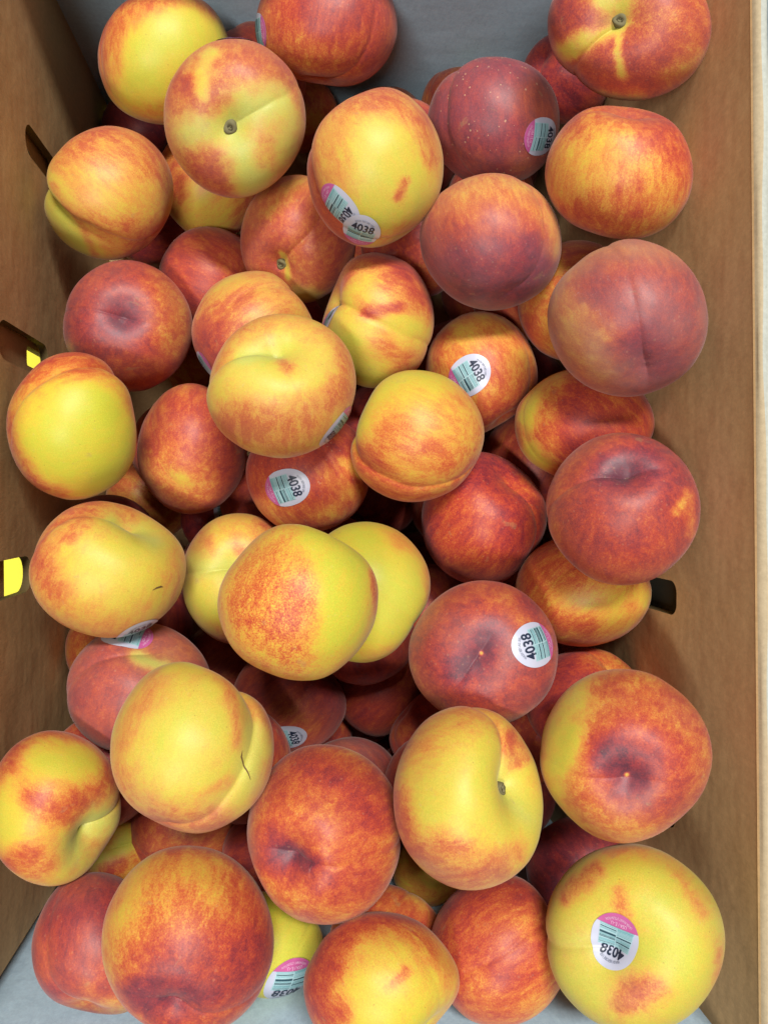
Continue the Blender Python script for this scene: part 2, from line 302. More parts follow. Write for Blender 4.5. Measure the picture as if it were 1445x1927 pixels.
# ---- the peaches: photo position, size, orientation, colouring -------------------------------
# c centre px, r radii px, rot ellipse turn, pole ('s' stem / 't' tip, x, y, +1 towards us / -1 away), su = a point the suture runs through
# b blush (0 yellow .. 1 crimson), d dusty mauve bloom; paint: (channel, value, radius px, x, y, x, y ...); darkest tip strokes also paint in dimple shade
def pk(k, c, r, pole, su, b=.5, d=.1, paint=(), st=(), label='', **kw):
    P.append(dict(k=k, c=c, r=r, pole=pole, su=su, b=b, d=d, paint=paint, st=st, label=label, **kw))
P = []
pk('P1', (312,112), (125,133), ('s',300,-20,-1), (190,60), .08, .1,
   [('b',.8,26,190,110,205,45,250,0,320,-22,400,5),('b',.55,22,200,150,215,60,262,18,330,2),('b',.4,30,270,222,350,222),('b',.3,14,215,120,225,200),('b',.0,30,300,90,350,60)],
   label='yellow peach with a red rim in the far left corner beside the white end panel', rot=0)
pk('P2', (445,228), (134,148), ('s',430,243,1), (515,190), .5, .35,
   [('b',.45,150,445,228),('b',.8,30,525,130,555,190),('b',.75,28,345,170,350,260),('b',.8,22,372,205,395,190),('b',.8,24,375,300,420,330,430,355),('b',.75,20,400,290,395,320),
    ('b',.7,14,505,265,525,270),('b',.65,14,490,305,505,325),('b',.6,40,430,110,480,110),('b',.2,10,400,110,385,145,384,185),('b',.2,10,392,120,405,115),
    ('b',.15,34,365,245,430,245),('g',.75,22,365,245,400,240),('b',.05,30,430,245,470,205,530,200),('g',.95,24,430,245,470,205,515,197),('b',.05,26,440,255,462,300,470,345),('g',.9,22,440,255,458,300,478,335),
    ('b',.25,30,535,245,530,290),('g',.5,20,545,230,540,270),('b',.15,14,450,350,500,350)],
   st=[(440,70,10,1.0,-.20)], cav=.30, cw=.50, sd=.045, sw=.22, stem=1, tipd=.02, label='pinkish green peach with its stem end up, grey stem stub in the hollow, near the far left')
pk('P3', (615,50), (133,128), ('t',640,-90,-1), (700,0), .72, .12,
   [('b',.88,40,590,20,700,20),('b',.62,34,540,110,570,150,640,160),('b',.6,24,495,30,500,90),('d',.35,50,640,-20,740,10),('b',.6,16,560,60,580,140)],
   st=[(486,62,100)], label='red and orange peach at the far edge with a sticker on its left side')
pk('P4', (708,323), (130,152), ('s',630,190,-1), (590,330), .28, .28,
   [('b',.65,34,600,210,660,180,740,185),('b',.55,30,610,230,690,195,770,230),('b',.82,24,595,240,588,330,600,400,640,450),('b',.85,9,768,240,790,270,800,310),('b',.8,12,790,235,805,270,810,300),('b',.62,14,715,200,765,235),
    ('b',.05,42,710,280,720,380),('b',.08,40,760,300,790,380,740,430),('b',.35,26,625,260,640,320,650,350),('b',.55,8,745,370,760,340),('b',.75,16,590,380,620,430,650,460),('b',.45,18,720,450,770,430)],
   st=[(641,388,232,.92),(680,436,-19,.95)], sd=.13, sw=.16, step=.04, label='yellow and red peach with two overlapping 4038 stickers in its crease')
pk('P5', (926,233), (126,127), ('s',915,108,-1), (842,182), 1.0, .6,
   [('b',.98,50,900,150,960,180),('b',.75,30,1000,200,1030,260),('b',.72,30,980,310,1000,330),('b',.85,40,850,300,900,330),('d',.75,34,930,130,840,165,820,200),('d',.6,40,960,170,900,220)],
   st=[(1017,257,-97,.98)], sd=.08, sw=.10, step=.035, spk=1, cav=.08, label='dusky crimson peach with pale speckles and a 4038 sticker on its right side')
pk('P6', (1189,62), (154,138), ('s',1163,30,1), (1085,112), .72, .3,
   [('b',.85,40,1090,60,1130,140,1200,150),('b',.7,40,1280,60,1300,110),('b',.9,30,1110,30,1070,20),('b',.8,50,1190,160,1230,130),('b',.65,30,1240,40,1310,20),
    ('b',.12,15,1158,50,1110,75,1065,95),('b',.15,12,1100,70,1080,105),('b',.2,9,1160,60,1162,100,1172,140),('b',.3,18,1130,190,1200,190),('b',.45,20,1270,140,1310,110),('b',.1,20,1163,30,1175,0,1130,0),('g',.5,14,1163,32,1140,40)],
   cav=.30, cw=.46, sd=.11, sw=.15, stem=1, label='red peach with stem hollow and yellow streaks, topmost against the right wall')
pk('P7', (1167,332), (140,131), ('t',1188,208,1), (1050,250), .45, .12,
   [('b',.85,30,1100,235,1185,215,1270,260),('b',.7,30,1270,280,1290,350),('b',.36,44,1090,320,1130,270),('b',.42,40,1200,350,1250,400),('b',.75,28,1100,400,1180,410),('b',.65,16,1170,380,1200,340),('b',.5,20,1130,380,1210,440),('d',.5,24,1170,212,1210,215)],
   tipd=.16, tw=.3, sd=.03, label='large orange peach with a notched top below the stem-up red peach by the right wall')
pk('P8', (205,367), (125,128), ('s',96,285,-1), (132,400), .36, .25,
   [('b',.68,34,150,270,220,255,290,290),('b',.5,40,130,300,220,300,300,340),('b',.3,40,180,360,250,380),('b',.5,24,160,420,240,430),('b',.55,18,250,480,310,430),('b',.4,20,100,300,90,350),('b',.0,22,102,360,118,420,160,480),('g',.2,18,104,370,120,425,150,470),('b',.45,7,115,350,150,420,178,485)],
   sd=.11, sw=.12, step=.10, label='golden peach with a deep yellow crease down its left side, beside the left wall')
pk('P9', (925,460), (132,130), ('t',955,560,1), (990,520), .72, .4,
   [('b',.38,44,850,380,930,350,1000,380),('b',.5,40,850,420,950,400,1030,430),('b',.75,30,850,430,940,430,900,470),('b',.80,30,830,455,920,462,1000,450),('b',1.05,50,830,510,920,520,1010,490),('b',1.15,50,870,560,950,570,1010,530),('d',.9,56,830,510,920,550,1010,510),('b',.45,18,1030,400,1045,470)],
   tipd=.05, sd=.035, sw=.1, label='round peach, orange above and dusky mauve below, left of the dusty mauve peach')
pk('P10', (1180,602), (150,146), ('t',1218,690,1), (1190,560), .92, .85,
   [('b',.45,30,1060,560,1085,490,1130,465),('b',.5,36,1080,620,1100,660,1130,700),('b',.62,24,1130,500,1200,480,1260,490),('b',.9,40,1180,560,1260,570,1290,640),('b',.92,30,1110,540,1160,600),('b',.55,20,1090,600,1140,630),('b',.45,5,1103,578,1106,590),('d',.9,20,1215,660,1212,720),('b',1.0,26,1200,640,1250,690)],
   tipd=.08, tw=.4, sd=.055, sw=.16, step=.01, label='dusty mauve peach with a small tan scar resting against the right wall')
pk('P11', (243,618), (121,123), ('t',232,600,1), (150,588), .9, .2,
   [('b',.9,60,220,560,180,650),('b',.45,24,300,540,340,580,350,640),('b',.6,30,290,560,310,640),('b',.7,30,230,690,300,700),('b',.85,30,170,540,230,520),('b',1.25,26,232,600),('d',1.0,20,236,605,222,620),('d',.6,40,200,560,232,600),('b',.5,9,300,620,330,660)],
   tipd=.17, tw=.30, sd=.05, sw=.10, label='crimson peach with a grey purple tip facing up, beside the left wall above the yellow two-lobed one')
pk('P12', (137,802), (127,139), ('s',262,770,-1), (120,696), .12, .02,
   [('b',.7,22,40,720,90,680,160,668,220,690),('b',.6,16,50,750,110,715,180,700),('b',.5,18,200,700,240,760),('b',.66,18,15,790,30,850,70,910,120,935),('b',.6,18,120,930,180,938),('b',.28,30,60,780,90,740),('b',.0,50,110,820,180,840),('b',.0,40,200,800,180,900),('b',.4,20,250,720,258,780)],
   sd=.15, sw=.14, step=.05, label='bright yellow two-lobed peach with orange rim pressed against the left wall')
pk('P13', (530,728), (142,136), ('s',530,640,1), (440,668), .2, .3,
   [('b',.5,22,410,680,440,630,500,605),('b',.4,14,540,600,600,630),('b',.12,50,500,710,580,720),('b',.58,34,430,800,480,790,540,800),('b',.5,28,570,790,630,740),('b',.48,30,480,840,560,850),('b',.5,16,640,660,655,740),('g',.9,16,515,645,460,668),('b',.0,20,540,630,450,668),('b',.5,12,530,670,545,690)],
   st=[(637,806,139,.95)], cav=.34, cw=.46, sd=.12, sw=.14, step=.05, label='large yellow and orange peach in the middle with its creased stem end up and a sticker on its lower right edge')
pk('P14', (785,825), (126,125), ('s',640,760,-1), (740,905), .33, .1,
   [('b',.1,26,700,740,760,715,820,720),('b',.08,22,680,760,675,800),('b',.3,40,800,780,860,800),('b',.48,30,760,830,840,860),('b',.6,20,690,860,750,920,820,940),('b',.55,14,850,910,890,880),('b',.62,16,700,850,720,910),('b',.4,14,870,750,900,810)],
   sd=.10, sw=.12, step=-.035, label='yellow orange peach with a lobe underneath, between the large yellow peach and the two red ones')
pk('P15', (1167,957), (147,143), ('t',1178,888,1), (1090,908), .86, .25,
   [('b',.85,60,1100,960,1200,1000),('b',.92,40,1150,860,1230,880),('b',.7,30,1050,890,1080,850,1150,825),('b',.55,9,1285,930,1295,1000),('b',.2,8,1272,950),('b',.25,7,1262,965),('b',.7,30,1130,1080,1220,1085),('b',.65,20,1030,940,1040,1020),('b',1.25,22,1150,884,1200,880),('d',.6,24,1150,890,1230,885),('d',.4,50,1150,850,1210,930)],
   tipd=.13, tw=.24, sd=.09, sw=.12, label='large red peach with a dimpled tip by the right wall')
pk('P16', (912,980), (117,126), ('t',850,1060,-1), (1000,1040), .85, .05,
   [('b',.95,40,860,900,950,880),('b',.7,26,900,1000,930,1030,890,960),('b',.68,16,960,900,1010,910),('b',.72,26,850,960,860,1040),('b',.9,30,960,1000,980,1050),('b',.75,20,900,1080,950,1080)],
   label='dark red peach with orange flecks left of the large dimpled red one')
pk('P17', (208,1073), (146,131), ('s',262,968,1), (175,966), .24, .25,
   [('b',.6,24,80,1040,110,980,170,952),('b',.66,24,90,1060,110,1100),('b',.55,18,200,948,250,955),('b',.5,8,130,1020,165,975),('b',.5,7,140,1025,170,990),('b',.3,18,200,970,290,1020),('g',.8,16,215,970,270,985,300,1010),('b',.0,20,215,970,290,1000),('b',.12,50,200,1080,260,1060),('b',.38,26,150,1160,240,1180),('b',.4,20,320,1120,345,1060),('b',.45,20,75,1120,110,1160),('b',.3,16,270,1150,310,1140)],
   st=[(262,1190,12)], cav=.30, cw=.5, sd=.10, sw=.15, step=.06, scar=(292,1105), label='pale golden peach with a small nick in its skin, beside the left wall')
pk('P18', (565,1132), (151,150), ('s',640,960,-1), (600,1100), .3, .05,
   [('b',.48,60,500,1100,500,1180),('b',.5,40,550,1110,560,1180,520,1220),('b',.6,20,480,1180,530,1200),('b',.45,22,450,1080,480,1060,530,1040),('b',.02,44,660,1060,660,1160,640,1200),('b',.0,30,600,1010,640,1030),('b',.3,22,580,1260,640,1250),('b',.38,30,460,1220,540,1260),('b',.5,10,700,1080,712,1150),('b',.02,14,612,1060,622,1200)],
   sd=.012, sw=.35, step=0, grain=1, label='large peach in the middle, one half speckled orange and the other clear yellow')
pk('P19', (905,1227), (140,138), ('t',905,1231,1), (860,1290), .86, .25,
   [('b',.86,70,870,1180,960,1260),('b',.6,14,940,1130,970,1160,1000,1200),('b',.66,16,900,1110,950,1125),('b',.55,14,775,1250,800,1310,850,1350),('b',.6,14,940,1350,980,1340),('b',.75,24,850,1110,800,1160),('b',1.3,20,915,1205,900,1231,865,1260),('b',.2,4,905,1229),('d',.65,40,860,1200,960,1240),('d',.5,30,930,1270,970,1290)],
   st=[(1001,1213,106)], tipd=.13, tw=.32, sd=.03, label='red peach with its dark tip facing up and a 4038 sticker on its right')
pk('P20', (364,1400), (153,166), ('s',432,1238,-1), (474,1420), .14, .25,
   [('b',.62,14,400,1250,430,1290,440,1350,448,1400),('b',.55,14,470,1260,500,1320,505,1380),('b',.3,16,450,1270,480,1310),('b',.1,70,340,1330,370,1430),('b',.4,26,240,1400,260,1340,290,1290),('b',.42,30,230,1450,260,1500),('d',.6,40,280,1530,370,1550,440,1520),('b',.6,34,300,1545,400,1550),('g',.6,18,480,1370,470,1440,480,1480),('b',.1,18,480,1370,470,1440),('b',.36,14,380,1490,430,1470),('b',.5,12,500,1440,480,1500)],
   sd=.14, sw=.16, step=.05, crack=[(456,1412),(454,1424),(459,1438),(463,1452),(466,1464)], label='large yellow peach with a dark split in the crease on its right')
pk('P21', (610,1570), (148,170), ('t',547,1613,1), (680,1618), .62, .15,
   [('b',.78,40,540,1480,600,1430),('b',.62,50,580,1520,650,1510),('b',.85,22,590,1450,660,1480,690,1540),('b',.95,22,520,1590,560,1640),('b',1.25,16,525,1600,545,1615,590,1625),('b',.8,16,700,1460,730,1540),('b',.45,24,640,1630,700,1620),('b',.5,30,580,1690,650,1700),('b',.6,18,640,1600,740,1590),('b',.75,30,620,1650,680,1650),('b',.48,16,520,1680,560,1720),('d',.5,18,530,1600,570,1622),('d',.6,12,470,1550,480,1600)],
   tipd=.18, tw=.26, sd=.06, sw=.13, label='orange red peach with a purple dimpled tip on its lower left')
pk('P22', (878,1494), (143,176), ('s',988,1478,1), (965,1390), .16, .22,
   [('b',.5,24,760,1400,800,1350,870,1330,930,1340),('b',.38,30,790,1430,850,1370,920,1370),('b',.12,50,830,1500,920,1450),('b',.72,22,745,1500,770,1580,820,1620),('b',.55,16,830,1570,880,1590),('b',.6,34,850,1640,930,1630),('d',.65,26,800,1620,880,1655,950,1640),('b',.7,12,970,1370,1000,1420),('b',.55,12,990,1560,970,1600),('g',.6,16,975,1420,985,1500,1000,1540),('b',.05,24,960,1420,985,1510,1000,1560),('b',.1,30,900,1520,960,1540)],
   cav=.46, cw=.50, sd=.12, sw=.20, stem=2, label='yellow peach with its stem hollow on the right side showing a brown stem stub')
pk('P23', (1168,1418), (161,165), ('t',1180,1467,1), (1090,1450), .55, .15,
   [('b',.08,44,1050,1380,1090,1310),('b',.0,30,1060,1430,1090,1400),('b',.15,24,1050,1500,1080,1540),('b',.6,16,1130,1300,1180,1270),('b',.65,30,1170,1340,1250,1330),('b',.85,46,1180,1440,1230,1430),('b',.72,34,1270,1360,1290,1450),('b',.8,30,1230,1520,1270,1500),('b',.5,22,1080,1510,1150,1550),('b',.42,22,1180,1560,1220,1560),('b',1.2,32,1150,1420,1185,1462),('d',.6,40,1190,1490,1200,1500),('b',.5,14,1310,1400,1312,1460),('b',.1,5,1180,1462),('d',.3,20,1260,1330,1290,1360),('b',.55,14,1240,1350,1290,1390)],
   tipd=.17, tw=.28, sd=.03, sw=.1, label='peach half yellow half red with a deep purple tip, by the right wall')
pk('P24', (1184,1758), (170,180), ('s',1152,1795,1), (1080,1790), .16, .25,
   [('b',.1,90,1188,1757),('b',.55,13,1060,1690,1080,1660,1115,1640),('b',.55,16,1090,1665,1120,1640),('b',.42,20,1150,1600,1210,1600),('b',.5,14,1165,1680,1170,1710),('b',.6,14,1185,1730,1215,1750),('b',.55,12,1165,1700,1195,1740),('b',.7,20,1180,1870,1225,1855),('b',.65,16,1170,1885,1190,1880),('b',.4,14,1270,1650,1310,1720),('b',.38,12,1340,1780,1340,1850),('g',.8,22,1100,1795,1150,1800),('g',.5,30,1050,1770,1110,1800,1160,1830),('b',.0,40,1230,1700,1250,1780),('g',.3,40,1060,1830,1120,1880)],
   st=[(1145,1780,160,1.0,None,1.14)], cav=.34, cw=.50, sd=.08, sw=.22, rot=16, tipd=.0, label='big pale yellow peach with a 4038 sticker folded into its stem hollow, nearest the right wall')
pk('P25', (360,1756), (162,177), ('t',330,1888,1), (410,1893), .55, .1,
   [('b',.18,26,375,1620,410,1680,420,1720),('b',.15,26,290,1625,255,1680,235,1740),('b',.35,30,215,1760,220,1840),('b',.38,34,290,1650,440,1650),('b',.6,18,340,1595,420,1595,450,1620),('b',.7,30,460,1680,500,1750),('b',.45,26,320,1720,390,1740),('b',.85,50,330,1820,430,1800),('b',1.15,34,280,1860,340,1885,400,1885),('b',.9,40,440,1850,470,1800),('d',.5,40,290,1860,380,1850),('b',.7,24,380,1910,440,1900)],
   tipd=.13, tw=.24, sd=.035, sw=.12, label='largest orange and red peach at the near left with a purple tip at its lower edge')
pk('P26', (101,1515), (131,146), ('s',178,1592,1), (225,1545), .3, .1,
   [('b',.66,20,0,1450,40,1400,110,1380,170,1385),('b',.02,30,90,1430,150,1440),('b',.68,20,60,1500,120,1540,180,1500,210,1450),('b',.7,24,90,1520,160,1510),('b',.05,30,10,1530,40,1570),('b',.3,24,70,1570,110,1580),('b',.62,18,10,1620,60,1600),('g',1.0,30,150,1615,190,1575,215,1545),('b',.1,24,145,1610,200,1550),('b',.45,16,60,1640,90,1630)],
   cav=.40, cw=.60, sd=.10, sw=.14, label='yellow and red peach with a pale green hollow, cut off by the left edge of the photo')
pk('P27', (715,1853), (148,140), ('t',600,1740,-1), (680,1730), .3, .1,
   [('b',.85,30,580,1880,590,1800,630,1740),('b',.75,26,620,1820,640,1760,700,1725),('b',.7,16,690,1720,780,1730),('b',.15,36,745,1830,790,1880),('b',.4,20,800,1760,850,1840),('b',.6,10,730,1860,760,1830),('b',.8,24,600,1900,640,1910),('b',.5,14,770,1750,810,1790),('b',.05,40,720,1900,780,1920)],
   sd=.015, label='peach red on the left and yellow on the right at the near edge of the photo')
pk('P28', (186,1780), (119,142), ('t',200,1640,-1), (100,1700), .92, .35,
   [('b',.95,40,200,1700,150,1720),('b',.85,30,130,1800,180,1790),('b',.62,20,210,1810,240,1850),('b',.5,16,170,1850,210,1880),('b',.4,24,150,1900,230,1900),('b',.75,14,90,1780,90,1830),('d',.6,20,190,1650,120,1690),('b',.8,12,180,1830,195,1860)],
   label='crimson peach at the near left corner against the white end panel')
pk('P29', (935,1787), (130,142), ('s',1060,1700,-1), (1040,1720), .62, .12,
   [('b',.85,40,870,1680,960,1680),('b',.75,40,880,1780,930,1830),('b',.55,24,950,1720,1000,1740),('b',.55,20,880,1840,920,1870),('b',.5,20,980,1900,1020,1860),('b',.8,20,850,1820,860,1880)],
   label='plain orange red peach at the near edge left of the big pale yellow one')
# second layer
pk('M1', (396,346), (102,112), ('s',300,450,-1), (330,300), .38, .15,
   [('b',.7,14,330,330,350,390),('b',.6,20,310,290,320,330),('b',.25,30,370,390,430,420),('b',.55,20,450,420,470,380)], sd=.06, label='golden orange peach under the stem-up pinkish green peach')
pk('M2', (560,455), (108,121), ('s',520,510,1), (545,480), .68, .3,
   [('b',.42,24,500,400,560,350),('b',.75,30,480,450,520,440),('b',.12,8,525,480,540,530),('g',.7,12,560,550,590,560),('b',.3,14,570,555,600,560),('d',.5,20,470,420,470,480)], sd=.08, cav=.28, cw=.40, stem=1, label='rosy peach whose stem hollow opens to the lower left, under the two-sticker peach')
pk('M3', (708,607), (109,128), ('s',610,560,1), (635,570), .3, .2,
   [('b',.75,14,640,525,655,515),('b',.65,20,680,490,740,490),('b',.85,34,750,510,790,570),('b',.25,14,650,560,690,540),('b',.1,30,740,610,780,620),('b',.05,40,660,660,700,700),('b',.75,10,690,590,750,580),('b',.5,22,720,650,770,690),('g',.5,12,615,560,635,620),('b',.4,16,620,520,640,500)],
   st=[(609,590,-62,.9)], cav=.24, cw=.42, sd=.10, label='yellow and crimson peach with a barcode sticker tucked into the hollow on its left')
pk('M4', (482,626), (118,117), ('s',590,560,-1), (560,540), .4, .3,
   [('b',.78,34,400,620,410,680),('b',.85,24,390,650,430,700),('b',.3,24,470,530,530,520),('b',.6,14,420,580,470,560),('b',.35,24,500,580,560,570)],
   st=[(383,688,130,.8)], label='peach rosy on the left and gold on the right, half hidden behind the large creased yellow one')
pk('M5', (364,846), (103,123), ('t',340,915,1), (290,770), .68, .2,
   [('b',.72,50,360,790,420,810),('b',.3,20,330,900,360,920),('b',.2,12,340,905),('b',.5,20,300,880,310,930),('b',.6,20,290,760,340,730),('b',.85,20,430,830,440,900)], tipd=.03, sd=.03, label='orange red peach with a yellow patch at its tip, right of the bright yellow two-lobed peach')
pk('M6', (583,890), (117,113), ('t',640,1010,-1), (650,960), .72, .15,
   [('b',.85,40,500,850,600,850),('b',.4,18,620,900,660,930),('b',.45,14,600,960,640,970),('b',.5,20,500,950,540,980),('b',.35,10,640,870,670,890)], st=[(541,917,-71,1.0)], spk=.5, label='russet peach with a 4038 sticker facing up, just below the large creased yellow peach')
pk('M7', (908,701), (105,118), ('t',850,600,-1), (980,640), .48, .1,
   [('b',.3,18,840,610,870,640),('b',.4,20,880,600,960,610),('b',.58,30,950,700,980,740),('b',.7,26,900,790,960,780),('b',.55,20,830,670,840,640),('b',.42,16,960,680,990,660)], st=[(884,706,-59,1.0)], label='orange peach with a 4038 sticker facing up, below the orange and mauve peach')
pk('M8', (1105,800), (132,108), ('s',1200,900,-1), (1000,840), .8, .1,
   [('b',.0,28,990,790,1010,740,1040,710),('b',.02,22,1000,850,1020,870),('b',.45,14,1035,730,1040,830),('b',.85,50,1120,770,1190,780),('b',.7,30,1150,760,1210,800)], label='peach yellow on its left edge and red elsewhere, between two large peaches by the right wall')
pk('M9', (1098,1103), (128,105), ('t',1000,1200,-1), (1000,1150), .5, .05,
   [('b',.65,26,1000,1080,1060,1060),('b',.3,24,1070,1130,1150,1150),('b',.6,20,1020,1150,1100,1190),('b',.25,20,1150,1120,1200,1120)], label='shaded golden orange peach under the large dimpled red one')
pk('M10', (1112,1312), (113,104), ('t',1030,1380,-1), (1080,1220), .8, .1,
   [('b',.92,30,1040,1270,1100,1240),('b',.4,20,1150,1230,1200,1250),('b',.6,16,1110,1240,1160,1230)], label='red and orange peach peeping over the half yellow half red one')
pk('M11', (690,1117), (123,131), ('s',790,1200,-1), (745,1140), .06, .08,
   [('b',.0,60,740,1100,760,1160),('b',.4,12,800,1080,812,1140),('b',.35,20,740,1010,790,1040),('b',.3,20,700,1230,760,1220),('g',.25,30,730,1150,760,1100)], sd=.03, label='clear yellow peach half hidden behind the two-tone speckled peach')
pk('M12', (451,1087), (108,122), ('s',452,1066,1), (385,1072), .25, .25,
   [('b',.55,26,480,990,520,1000),('b',.6,10,445,1030,470,1040),('b',.15,14,410,1000,420,1050),('b',.5,20,370,1010,390,1040),('g',.7,18,380,1070,440,1065),('b',.12,24,380,1070,440,1070),('b',.1,30,380,1120,410,1150),('b',.5,14,420,1190,450,1190),('b',.3,20,440,970,460,990)], cav=.24, cw=.40, sd=.09, sw=.13, stem=1, label='yellow peach with a green stem hollow, left of the two-tone speckled peach')
pk('M13', (261,1286), (138,125), ('s',290,1220,1), (200,1240), .82, .6,
   [('b',.85,60,190,1260,240,1300),('g',.8,14,270,1235,305,1250),('b',.05,16,265,1235,310,1255),('b',.7,30,340,1190,380,1210),('b',.6,14,320,1220,350,1230),('b',.85,30,320,1180,350,1175)], st=[(240,1192,80,1.0)], cav=.12, cw=.4, sd=.05, label='dusty mauve peach with a green patch and a sticker partly under the pale golden peach')
pk('M14', (545,1317), (108,101), ('t',460,1380,-1), (600,1250), .85, .35,
   [('b',.6,20,540,1330,580,1360),('b',.95,30,600,1280,640,1320),('d',.6,14,640,1300,630,1370)], st=[(538,1386,-77,.95)], label='shaded mauve red peach with a sticker at its lower edge, below the two-tone speckled one')
pk('M15', (345,1570), (114,100), ('s',420,1500,-1), (250,1540), .72, .2,
   [('b',.8,24,250,1560,280,1600),('b',.6,24,300,1580,380,1575),('d',.4,14,240,1530,245,1590)], label='orange red peach between the split yellow peach and the largest near left peach')
pk('M16', (655,1490), (108,106), ('t',600,1400,-1), (700,1410), .85, .7,
   [('b',.85,30,700,1430,740,1450),('d',.8,30,690,1400,740,1430)], label='dusty mauve peach mostly hidden behind the orange red one with the purple dimple')
pk('M17', (512,1790), (106,101), ('s',560,1700,-1), (580,1760), .04, .0,
   [('g',.35,60,560,1800),('b',.05,50,550,1800)], st=[(545,1856,176,1.1)], label='yellow green peach with a sticker at the near edge behind the largest red and orange peach')
pk('M18', (725,1775), (106,98), ('s',780,1690,-1), (760,1690), .55, .1, [('b',.6,20,690,1690,760,1690),('b',.3,12,780,1690,800,1700)], label='orange peach showing as a rim behind the half red half yellow near peach')
pk('M19', (1085,1640), (98,98), ('t',1040,1580,-1), (1050,1560), 1.0, .25, [('b',1.05,40,1060,1600)], label='dark crimson peach in the deep gap above the big pale yellow one')
pk('M20', (165,1605), (106,90), ('s',190,1600,1), (230,1585), .35, .05, [('b',.85,20,90,1660,150,1650,190,1630),('b',.1,14,160,1625,235,1580),('g',.5,12,160,1622,220,1585)], sd=.07, cav=.1, label='yellow and red peach squeezed under the yellow and red one at the left edge')
pk('M21', (158,1216), (80,86), ('s',200,1300,-1), (100,1180), .5, .1, [('b',.55,16,100,1190,110,1240)], label='orange peach in the shade at the left wall below the pale golden one')
pk('M22', (868,180), (84,84), ('s',880,100,-1), (820,130), .62, .35, [('b',.75,14,820,130,840,120),('b',.1,8,865,100,895,104)], label='small brownish rosy peach behind the dusky crimson peach, by the white end panel')
pk('M23', (1110,160), (84,88), ('t',1150,200,-1), (1050,120), .9, .1, [('b',.95,40,1050,170)], label='shaded red peach just left of the topmost stem-up red peach')
pk('M24', (1092,572), (113,115), ('s',1180,600,-1), (1040,520), .5, .15, [('b',.42,30,1020,560,1040,510),('b',.7,16,1080,480,1110,470),('b',.7,14,990,600,1000,640)], label='orange peach mostly hidden behind the dusty mauve peach with the tan scar')
pk('M25', (716,240), (92,91), ('s',680,160,-1), (740,160), .5, .2, [('b',.6,20,700,160,760,180)], label='orange peach rim showing behind the two-sticker peach')
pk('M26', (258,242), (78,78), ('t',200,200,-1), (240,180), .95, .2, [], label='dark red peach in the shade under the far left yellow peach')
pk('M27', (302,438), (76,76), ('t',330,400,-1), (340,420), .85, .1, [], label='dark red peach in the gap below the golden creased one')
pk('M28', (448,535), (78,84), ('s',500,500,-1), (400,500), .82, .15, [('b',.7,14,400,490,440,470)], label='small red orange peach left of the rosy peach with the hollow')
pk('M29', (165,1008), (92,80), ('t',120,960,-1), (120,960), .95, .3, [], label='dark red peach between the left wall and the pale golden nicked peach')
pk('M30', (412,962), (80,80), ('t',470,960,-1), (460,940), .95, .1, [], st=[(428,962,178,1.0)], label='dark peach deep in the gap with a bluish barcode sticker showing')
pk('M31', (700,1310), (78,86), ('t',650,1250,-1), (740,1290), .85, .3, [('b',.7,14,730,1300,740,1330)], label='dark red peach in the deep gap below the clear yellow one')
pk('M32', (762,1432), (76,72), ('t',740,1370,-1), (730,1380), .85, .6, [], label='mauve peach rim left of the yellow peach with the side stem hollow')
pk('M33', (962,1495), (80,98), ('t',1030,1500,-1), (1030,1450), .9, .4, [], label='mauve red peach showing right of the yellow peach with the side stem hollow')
pk('M34', (572,180), (74,74), ('s',530,150,-1), (600,200), .55, .1, [('b',.3,20,590,200)], label='shaded orange peach between the stem-up pinkish peach and the far red one')
pk('M36', (292,950), (82,76), ('t',250,930,-1), (300,940), .5, .2, [], label='shaded orange brown peach between the bright yellow and pale golden ones')
pk('M37', (400,700), (76,76), ('s',370,640,-1), (370,700), .5, .1, [], label='small orange peach glimpsed between the crimson tip-up and rosy gold peaches')
pk('M38', (925,855), (74,74), ('s',900,820,-1), (930,830), .6, .1, [], label='shaded orange peach in the gap under the orange stickered one')
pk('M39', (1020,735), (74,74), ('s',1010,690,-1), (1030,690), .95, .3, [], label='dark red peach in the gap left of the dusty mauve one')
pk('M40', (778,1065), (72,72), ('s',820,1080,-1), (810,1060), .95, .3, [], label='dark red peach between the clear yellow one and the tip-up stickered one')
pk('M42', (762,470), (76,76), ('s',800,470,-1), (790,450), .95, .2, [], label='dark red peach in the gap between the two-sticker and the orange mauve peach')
pk('M43', (797,1690), (66,66), ('s',760,1650,-1), (790,1680), .3, .1, [], label='shaded golden peach in the gap under the yellow peach with the side stem')
_L = dict(P1='yellow peach with a red rim in the top left corner by the white end panel',
 P2='pinkish green peach with its stem stub facing up, near the top left',
 P7='large orange peach with a notched top, below the red stem-up peach at the right wall',
 P11='crimson peach with a grey purple tip facing up, above the yellow two-lobed peach',
 P13='large creased yellow and orange peach in the middle with a sticker on its lower right',
 P14='yellow orange peach with a lobe underneath, right of the large creased yellow one',
 P24='big pale yellow peach with a 4038 sticker folded into its stem hollow',
 P25='largest orange and red peach, bottom left, with a purple tip at its lower edge',
 P26='yellow and red peach with a pale green hollow, cut off by the left edge',
 P27='peach red on the left and yellow on the right, at the bottom edge',
 M4='peach rosy left and gold right, half hidden behind the large creased yellow one',
 M5='orange red peach with a yellow patch at its tip, right of the yellow two-lobed one',
 M8='peach yellow on its left edge and red elsewhere, above the large dimpled red one',
 M13='dusty mauve peach with a green patch, its sticker partly under the pale golden peach',
 M14='shaded mauve red peach with a sticker at its lower edge, below the two-tone one',
 M17='yellow green peach with a sticker, bottom edge, behind the largest orange and red one')
for p in P: p['label'] = _L.get(p['k'], p['label'])

